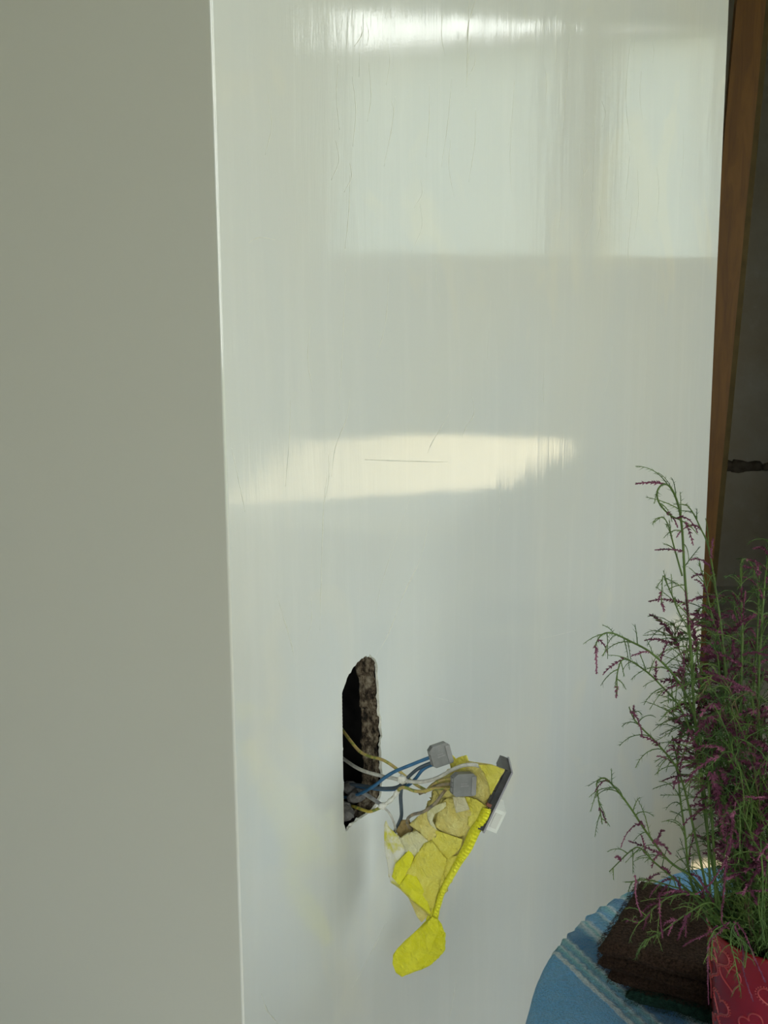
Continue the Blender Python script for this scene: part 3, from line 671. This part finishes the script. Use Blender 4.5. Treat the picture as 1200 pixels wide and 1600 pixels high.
# ------------------------------------------------------------ stack of brown fibre pads
g = G('brown_fibre', (.05, .03, .02), .95, .15); f = g.noise(480, 4, .7)
g.color(g.ramp(f, [(.38, (.022, .013, .009)), (.66, (.080, .047, .031))])); g.bump(f, 1, .003); M_PAD = g.m
g = G('green_fibre', (.02, .06, .04), .95, .15); f = g.noise(260, 4, .6)
g.color(g.ramp(f, [(.35, (.008, .025, .018)), (.7, (.02, .06, .042))])); g.bump(f, 1, .003); M_PADG = g.m
pc = on_z(935, 1472, .822); pb = on_z(1000, 1372, .822)
e2 = (pb - pc); plen = e2.length; e2.normalize(); e1 = Vector((e2.y, -e2.x, 0)); pang = math.atan2(e1.y, e1.x)
padz = TZ + .006
pads = [('dark green fibre pad at the bottom of the stack', .021, .004, M_PADG, .009), ('brown fibre pad just above the dark green pad', .006, .006, M_PAD, .010),
        ('brown fibre pad second from the top of the stack', -.001, .003, M_PAD, .011), ('large coarse brown fibre pad on top of the stack', .0, .0, M_PAD, .0125)]
for i, (lab, dx, dy, m, th) in enumerate(pads):
    rt = thing('fibre_pad', lab, 'pad', (pc.x + e1.x * dx + e2.x * dy, pc.y + e1.y * dx + e2.y * dy, padz), pang + (0, .02, -.02, 0)[i], group='fibre pads stacked on the towel')
    bm = bmesh.new(); W_, D_ = .20, plen; nx, ny = 60, 36
    def pv(x, y, z):
        d = noise.noise((x * 130, y * 130 + i * 9, z * 200)); dd = noise.noise((x * 30, y * 30 + i * 5, 1))
        kb = min(x, W_ - x, y, D_ - y) / .007; kb = math.sqrt(1 - (1 - max(0, min(1, kb))) ** 2) * .93 + .07; z = th / 2 + (z - th / 2) * kb
        x += .002 * noise.noise((y * 40, i * 7, 2)); y += .002 * noise.noise((x * 40, i * 7, 4))
        return Vector((x + .0012 * d, y + .0012 * noise.noise((y * 150, x * 150, i * 3)), z + .0007 * d + .001 * dd))
    topv = [[bm.verts.new(pv(W_ * a / nx, D_ * b / ny, th)) for b in range(ny + 1)] for a in range(nx + 1)]
    botv = [[bm.verts.new(pv(W_ * a / nx, D_ * b / ny, 0)) for b in range(ny + 1)] for a in range(nx + 1)]
    for a in range(nx):
        for b in range(ny):
            bm.faces.new((topv[a][b], topv[a + 1][b], topv[a + 1][b + 1], topv[a][b + 1])); bm.faces.new((botv[a][b], botv[a][b + 1], botv[a + 1][b + 1], botv[a + 1][b]))
    for a in range(nx):
        bm.faces.new((botv[a][0], botv[a + 1][0], topv[a + 1][0], topv[a][0])); bm.faces.new((botv[a][ny], topv[a][ny], topv[a + 1][ny], botv[a + 1][ny]))
    for b in range(ny):
        bm.faces.new((botv[0][b], topv[0][b], topv[0][b + 1], botv[0][b + 1])); bm.faces.new((botv[nx][b], botv[nx][b + 1], topv[nx][b + 1], topv[nx][b]))
    obj('pad', bm, m, rt)
    bm = bmesh.new()
    for k in range(9000 if i == 3 else 4500):
        s_ = rnd()
        if i == 3 and s_ < .62: p = Vector((uni(0, W_), uni(0, D_), th - .0003)); nd = Vector((uni(-1, 1), uni(-1, 1), uni(.15, .7)))
        elif s_ < .82: p = Vector((uni(0, W_), 0, uni(0, th))); nd = Vector((uni(-1, 1), -uni(.1, .8), uni(-.6, .6)))
        else: p = Vector((0, uni(0, D_), uni(0, th))); nd = Vector((-uni(.1, .8), uni(-1, 1), uni(-.6, .6)))
        nd.normalize(); ln = uni(.0015, .004); w = .00014; sd2 = nd.cross(Vector((rnd(), rnd(), rnd()))).normalized()
        mid = p + nd * ln * .5 + Vector((uni(-1, 1), uni(-1, 1), uni(-1, 1))) * .0006
        q = [p + sd2 * w, p - sd2 * w, mid - sd2 * w, mid + sd2 * w, p + nd * ln]
        v = [bm.verts.new(x) for x in q]; bm.faces.new((v[0], v[1], v[2], v[3])); bm.faces.new((v[3], v[2], v[4]))
    obj('fuzz', bm, m, rt, kind='stuff')
    padz += th + .0012

# ------------------------------------------------------------ potted heather
PD = .70; PZ0 = TZ + .008; PZ1 = .893; PR = .0470
pcx = at_depth(1218, 1470, PD).x
pot_c = Vector((pcx, PD, 0))
plant = thing('potted_heather', 'potted heather with purple flower spikes in a red heart-embossed pot', 'plant', (pcx, PD, PZ0))
bpy.context.view_layer.update()
g = G('red_glaze', (.30, .012, .02), .25, .5); f = g.noise(30, 3); g.color(g.ramp(f, [(.3, (.17, .004, .010)), (.7, (.23, .007, .016))])); M_POT = g.m
M_HEART = simple('red_glaze_raised', (.36, .045, .05), .28, .5, 60, .15)
H = PZ1 - PZ0
bm = bmesh.new(); prof = [(.0, .002), (.033, 0), (.035, .003)] + [(.036 + (PR - .036) * t, .003 + (H - .006) * t) for t in [k / 12 for k in range(1, 13)]] + [(PR + .0006, H), (PR - .0012, H + .0004), (PR - .0022, H - .002), (.038, .06), (0.0, .058)]
rows = []
for r, z in prof: rows.append([bm.verts.new((max(r, .0001) * math.cos(2 * math.pi * j / 96), max(r, .0001) * math.sin(2 * math.pi * j / 96), z)) for j in range(96)])
for i in range(len(rows) - 1):
    for j in range(96): bm.faces.new((rows[i][j], rows[i][(j + 1) % 96], rows[i + 1][(j + 1) % 96], rows[i + 1][j])).smooth = True
pot = obj('pot', bm, M_POT, plant)
def pot_r(z): return .036 + (PR - .036) * max(0, min(1, (z - .003) / (H - .006)))
def heart(bm, a0, z0, s, rot, dots):
    P = []
    for k in range(41):
        t = 2 * math.pi * k / 40; x = 16 * math.sin(t) ** 3 / 17; y = (13 * math.cos(t) - 5 * math.cos(2 * t) - 2 * math.cos(3 * t) - math.cos(4 * t)) / 17
        x, y = x * math.cos(rot) - y * math.sin(rot), x * math.sin(rot) + y * math.cos(rot)
        z = z0 + y * s; r = pot_r(z) + .0001; a = a0 + x * s / r
        P.append(Vector((r * math.cos(a), r * math.sin(a), z)))
    tube(bm, P, .00055, 6)
    if dots:
        for k in range(0, 40):
            t = 2 * math.pi * (k + .5) / 40; x = 16 * math.sin(t) ** 3 / 17 * 1.17; y = (13 * math.cos(t) - 5 * math.cos(2 * t) - 2 * math.cos(3 * t) - math.cos(4 * t)) / 17 * 1.17
            x, y = x * math.cos(rot) - y * math.sin(rot), x * math.sin(rot) + y * math.cos(rot)
            z = z0 + y * s; r = pot_r(z) + .0001; a = a0 + x * s / r
            if z > H - .002: continue
            m4 = Matrix.Translation((r * math.cos(a), r * math.sin(a), z))
            bmesh.ops.create_icosphere(bm, subdivisions=1, radius=.00062, matrix=m4)
hid = 0
for row, z0 in enumerate((.018, .042, .066, .090, .108)):
    for k in range(11):
        if z0 > .1 and k % 2: continue
        bm = bmesh.new(); a0 = 2 * math.pi * (k + .5 * (row % 2)) / 11 + uni(-.06, .06)
        heart(bm, a0, min(z0 + uni(-.002, .002), H - .0125), uni(.0085, .0105), uni(-.35, .35) + (.5 if (k + row) % 3 == 0 else 0), (k + row) % 2 == 0)
        obj('embossed_heart', bm, M_HEART, pot)
bm = bmesh.new(); bmesh.ops.create_circle(bm, cap_ends=True, segments=48, radius=PR - .002); bmesh.ops.translate(bm, vec=(0, 0, H - .012), verts=bm.verts)
obj('soil', bm, simple('peat', (.03, .02, .013), .95, .1, 200, .4, 1, .002), plant)

M_STEM = simple('heather_stem', (.075, .13, .03), .6, .3, 60, .25)
M_STEMB = simple('heather_stem_brown', (.11, .08, .045), .7, .3, 60, .25)
g = G('heather_leaf', (.1, .2, .04), .6, .3); f = g.noise(45, 2)
g.color(g.ramp(f, [(.35, (.030, .070, .018)), (.5, (.065, .125, .028)), (.68, (.13, .20, .045))])); M_LEAF = g.m
g = G('heather_flower', (.2, .04, .12), .7, .2); f = g.noise(70, 3)
g.color(g.ramp(f, [(.35, (.06, .014, .030)), (.5, (.13, .034, .072)), (.66, (.24, .08, .14))])); M_FLW = g.m
base_w = Vector((pcx, PD, PZ0))
def needle(bm, p, d, ln, w):
    d = d.normalized(); s = d.orthogonal().normalized(); s2 = d.cross(s)
    a = bm.verts.new(p + s * w); b = bm.verts.new(p - s * w * .5 + s2 * w * .87); c = bm.verts.new(p - s * w * .5 - s2 * w * .87); e_ = bm.verts.new(p + d * ln)
    bm.faces.new((a, b, e_)); bm.faces.new((b, c, e_)); bm.faces.new((c, a, e_))
leaf_bm = bmesh.new(); spikes = []; extra_bm = bmesh.new()
def rdir(t, spread):                # random direction leaning off t
    r = Vector((uni(-1, 1), uni(-1, 1), uni(-1, 1))).normalized(); return (t + r * spread).normalized()
def droop_path(p, d, ln, droop, n=7):
    P = [p.copy()]; q = p.copy(); v = d.normalized()
    for k in range(n):
        q = q + v * ln / n; v = (v + Vector((0, 0, -droop / n))).normalized(); P.append(q.copy())
    return P
def leafy(P, ln=.0035, step=.0016, r=.00035):
    tube(leaf_bm, P, lambda t: r * (1 - .5 * t), 4, False)
    L_ = 0
    for i in range(len(P) - 1):
        d = P[i + 1] - P[i]; m_ = max(1, int(d.length / step))
        for k in range(m_):
            p = P[i] + d * (k / m_); needle(leaf_bm, p, rdir(d.normalized(), .75), ln * uni(.6, 1.2), .00022)
def spike(P, r=.0011):
    bm = bmesh.new() if len(spikes) < 290 else extra_bm
    tube(bm, P, .00035, 4, False)
    L_ = sum((P[i + 1] - P[i]).length for i in range(len(P) - 1)); acc = 0
    for i in range(len(P) - 1):
        d = P[i + 1] - P[i]; m_ = max(1, int(d.length / .00125))
        for k in range(m_):
            t = (i + k / m_) / (len(P) - 1); p = P[i] + d * (k / m_)
            for s in range(2):
                o = rdir(Vector((0, 0, 0)) + Vector((0, 0, .01)), 1); o = (o - d.normalized() * o.dot(d.normalized())).normalized()
                needle(bm, p + o * r * .15 * (1 - .4 * t), (o + d.normalized() * .9), r * 1.5 * (1 - .45 * t), r * .52 * (1 - .4 * t))
    if bm is not extra_bm: spikes.append(bm)
stems = []
def stem(pts, dy0=0.0, dy1=0.0, r=.0008, dens=1.0, flower=.35, brown=False, tw=.030, leafbase=True):
    n = len(pts); P = []
    for i, (x, y) in enumerate(pts):
        t = i / (n - 1); P.append(at_depth(x, y, PD + dy0 * (1 - t) + dy1 * t + .004 * math.sin(i * 2.1 + dy1 * 90)))
    P = catmull(P, 6)
    bm = bmesh.new(); tube(bm, P, lambda t: r * (1 - .62 * t), 6); stems.append((bm, brown))
    cum = 0; nxt = .012
    for i in range(len(P) - 1):
        d = P[i + 1] - P[i]; cum += d.length; t = i / (len(P) - 1)
        if leafbase and t > .25:
            for k in range(max(1, int(d.length / .0022))): needle(leaf_bm, P[i] + d * rnd(), rdir(d.normalized(), .8), uni(.002, .0045), .00024)
        while cum > nxt:
            nxt += uni(.0038, .0080) / dens
            if t < .12: continue
            side = rdir(Vector((0, 0, .15)), 1); side.y *= .8; side = (side + d.normalized() * .9).normalized()
            ln = tw * uni(.45, 1.1) * (1 - .45 * t)
            PP = droop_path(P[i].copy(), side, ln, uni(.2, 2.4))
            if rnd() < flower * .8: spike(PP, uni(.0012, .0018))
            else: leafy(PP)
# tall stems traced along the photograph's main shoots
stem([(1130, 1445), (1105, 1300), (1088, 1150), (1078, 1000), (1070, 900), (1066, 830), (1060, 790), (1048, 762), (1036, 757), (1027, 768), (1030, 786), (1046, 804), (1066, 814), (1078, 822)], 0, -.01, .0010, .85, .35, tw=.030)
stem([(1150, 1445), (1145, 1200), (1130, 1010), (1118, 920), (1107, 855), (1095, 826), (1082, 800), (1072, 788)], .01, .02, .0009, .7, .35, tw=.030)
stem([(1066, 900), (1052, 850), (1046, 826), (1036, 808), (1022, 816)], 0, -.01, .0006, .8, .1, tw=.016)
stem([(1120, 1445), (1110, 1250), (1085, 1120), (1058, 1062), (1020, 1022), (985, 1002), (955, 989), (938, 994), (929, 1012)], 0, -.03, .0010, 1.35, .30, tw=.034)
stem([(1112, 1445), (1100, 1230), (1070, 1120), (1030, 1068), (1000, 1042), (975, 1030), (965, 1050), (964, 1085)], 0, -.02, .0008, 1.3, .45, tw=.026)
stem([(1110, 1420), (1085, 1300), (1062, 1210), (1030, 1165), (1005, 1140), (990, 1122), (983, 1105)], 0, -.02, .0009, 1.2, .45, tw=.032)
stem([(1120, 1445), (1090, 1380), (1045, 1345), (1010, 1300), (985, 1262), (962, 1232), (945, 1216), (933, 1222), (934, 1240), (941, 1288)], 0, -.03, .0009, 1.25, .22, tw=.028)
stem([(1110, 1440), (1080, 1380), (1070, 1300), (1062, 1240), (1058, 1190), (1050, 1150)], 0, 0, .0010, 1.6, .30, tw=.030)
stem([(1130, 1445), (1085, 1400), (1050, 1370), (1020, 1345), (1000, 1325), (985, 1330), (952, 1362)], 0, -.02, .0008, 1.1, .5, tw=.026)
stem([(1130, 1440), (1090, 1400), (1050, 1385), (1012, 1375), (985, 1378), (978, 1378)], 0, -.03, .0007, 1.0, .3, tw=.022)
stem([(1130, 1440), (1090, 1400), (1050, 1400), (1020, 1420), (1000, 1440), (975, 1435)], -.01, -.04, .0007, 1.4, .25, tw=.026)
stem([(1140, 1440), (1110, 1410), (1070, 1430), (1035, 1455), (1012, 1468), (1006, 1480)], -.01, -.045, .0007, 1.4, .2, tw=.024)
stem([(1085, 1070), (1078, 990), (1062, 960), (1050, 930), (1042, 912), (1036, 900), (1034, 925), (1033, 945)], 0, -.01, .0006, .9, .4, tw=.016)
stem([(1160, 1445), (1162, 1250), (1158, 1100), (1160, 990), (1158, 920), (1158, 880), (1166, 874), (1176, 886), (1179, 905)], 0, 0, .0009, 1.6, .35, tw=.032)
stem([(1175, 1445), (1190, 1250), (1185, 1100), (1190, 980), (1196, 900), (1202, 860), (1204, 840)], 0, 0, .0010, 1.7, .3, tw=.034)
stem([(1165, 1445), (1180, 1280), (1176, 1120), (1184, 980), (1186, 900), (1190, 884), (1198, 888), (1202, 900)], .01, .01, .0008, 1.5, .3, tw=.030)
stem([(1140, 1445), (1130, 1300), (1140, 1150), (1128, 1020), (1112, 960), (1100, 905), (1092, 880)], .01, .03, .0008, 1.5, .4, tw=.028)
# the body of the plant: many upright feathery shoots, round the whole pot
for k in range(84):
    a = 2 * math.pi * k / 84 + uni(-.2, .2); sp_ = uni(.02, .085)
    x0, y0 = pcx + math.cos(a) * .022, PD + math.sin(a) * .022
    hgt = uni(.12, .235) * (1 - .25 * (sp_ / .09))
    x1, y1 = x0 + math.cos(a) * sp_, y0 + math.sin(a) * sp_
    if x1 < pcx - .062: x1 = pcx - .062 + uni(0, .01)
    zt = PZ1 + hgt
    P = [Vector((x0, y0, PZ1 - .012)), Vector((x0 * .75 + x1 * .25, y0 * .75 + y1 * .25, PZ1 + hgt * .35)), Vector((x0 * .4 + x1 * .6, y0 * .4 + y1 * .6, PZ1 + hgt * .7)), Vector((x1, y1, zt)), Vector((x1 + math.cos(a) * .012, y1 + math.sin(a) * .012, zt - .006 + uni(-.006, .006)))]
    P = catmull(P, 6); bm = bmesh.new(); P = [q + Vector((noise.noise((k * 3.1, i_ * .22, 0)), noise.noise((k * 3.1, i_ * .22, 7)), 0)) * .010 for i_, q in enumerate(P)]; tube(bm, P, lambda t: .00068 * (1 - .6 * t), 6); stems.append((bm, k % 3 == 0))
    nxt = .008; cum = 0
    for i in range(len(P) - 1):
        d = P[i + 1] - P[i]; cum += d.length
        t_ = i / (len(P) - 1)
        for q in range(7): needle(leaf_bm, P[i] + d * rnd(), rdir(d.normalized(), .9), uni(.002, .005), .00024)
        while cum > nxt:
            nxt += uni(.0035, .0075); side = rdir(Vector((0, 0, .3)), 1); side = (side + d.normalized() * .7).normalized()
            PP = droop_path(P[i].copy(), side, uni(.014, .034), uni(.1, 1.8), 5)
            if rnd() < .24 and t_ > .2: spike(PP, uni(.0015, .0026))
            else: leafy(PP, .0046, .0020)
# sprigs hanging over the pot rim towards the lens
for pts, fl in (([(1150, 1440), (1143, 1452), (1142, 1475), (1148, 1500), (1157, 1548)], 0), ([(1150, 1442), (1165, 1462), (1178, 1495), (1196, 1535)], 1), ([(1140, 1440), (1125, 1456), (1108, 1474), (1106, 1520), (1107, 1570)], 1),
                ([(1146, 1440), (1160, 1480), (1162, 1520), (1177, 1565)], 1), ([(1120, 1446), (1100, 1462), (1080, 1470), (1066, 1479)], 1), ([(1140, 1440), (1150, 1462), (1166, 1478), (1164, 1512)], 0),
                ([(1135, 1340), (1130, 1400), (1128, 1440), (1140, 1452)], 1), ([(1188, 1310), (1192, 1380), (1190, 1430), (1192, 1468)], 0), ([(1130, 1445), (1115, 1455), (1113, 1475), (1111, 1500)], 0),
                ([(1150, 1250), (1138, 1330), (1118, 1370), (1100, 1390), (1086, 1398)], 1), ([(1030, 1395), (1031, 1430), (1035, 1465)], 1), ([(993, 1368), (994, 1405), (1003, 1432)], 1)):
    P = catmull([at_depth(x, y, PD - .052 - .002 * i) for i, (x, y) in enumerate(pts)], 6)
    if fl: spike(P, .0013)
    else:
        leafy(P, .0035, .0012, .0006)
        for k in range(9):
            q = P[int(uni(.3, 1) * (len(P) - 1))]; leafy(droop_path(q, Vector((uni(-1, 1), -.2, -.3)), uni(.005, .012), 2.0, 4), .002, .002, .0003)
# crown base: dense short feathery growth at the pot mouth
for k in range(210):
    a = uni(0, 2 * math.pi); r = PR * math.sqrt(rnd()) * .95; p = Vector((pcx + r * math.cos(a), PD + r * math.sin(a), PZ1 - .008))
    leafy(droop_path(p, Vector((math.cos(a) * .8, math.sin(a) * .8, uni(.8, 2.4))), uni(.022, .06), uni(.2, 1.4), 5), .0045, .0022)
inv = Matrix.Translation(-base_w)
for bm, br in stems:
    bmesh.ops.transform(bm, matrix=inv, verts=bm.verts); obj('stem', bm, M_STEMB if br else M_STEM, plant)
for bm in spikes:
    bmesh.ops.transform(bm, matrix=inv, verts=bm.verts); obj('flower_spike', bm, M_FLW, plant)
bmesh.ops.transform(extra_bm, matrix=inv, verts=extra_bm.verts); obj('small_flower_spikes', extra_bm, M_FLW, plant, kind='stuff')
bmesh.ops.transform(leaf_bm, matrix=inv, verts=leaf_bm.verts)
obj('foliage', leaf_bm, M_LEAF, plant, kind='stuff')
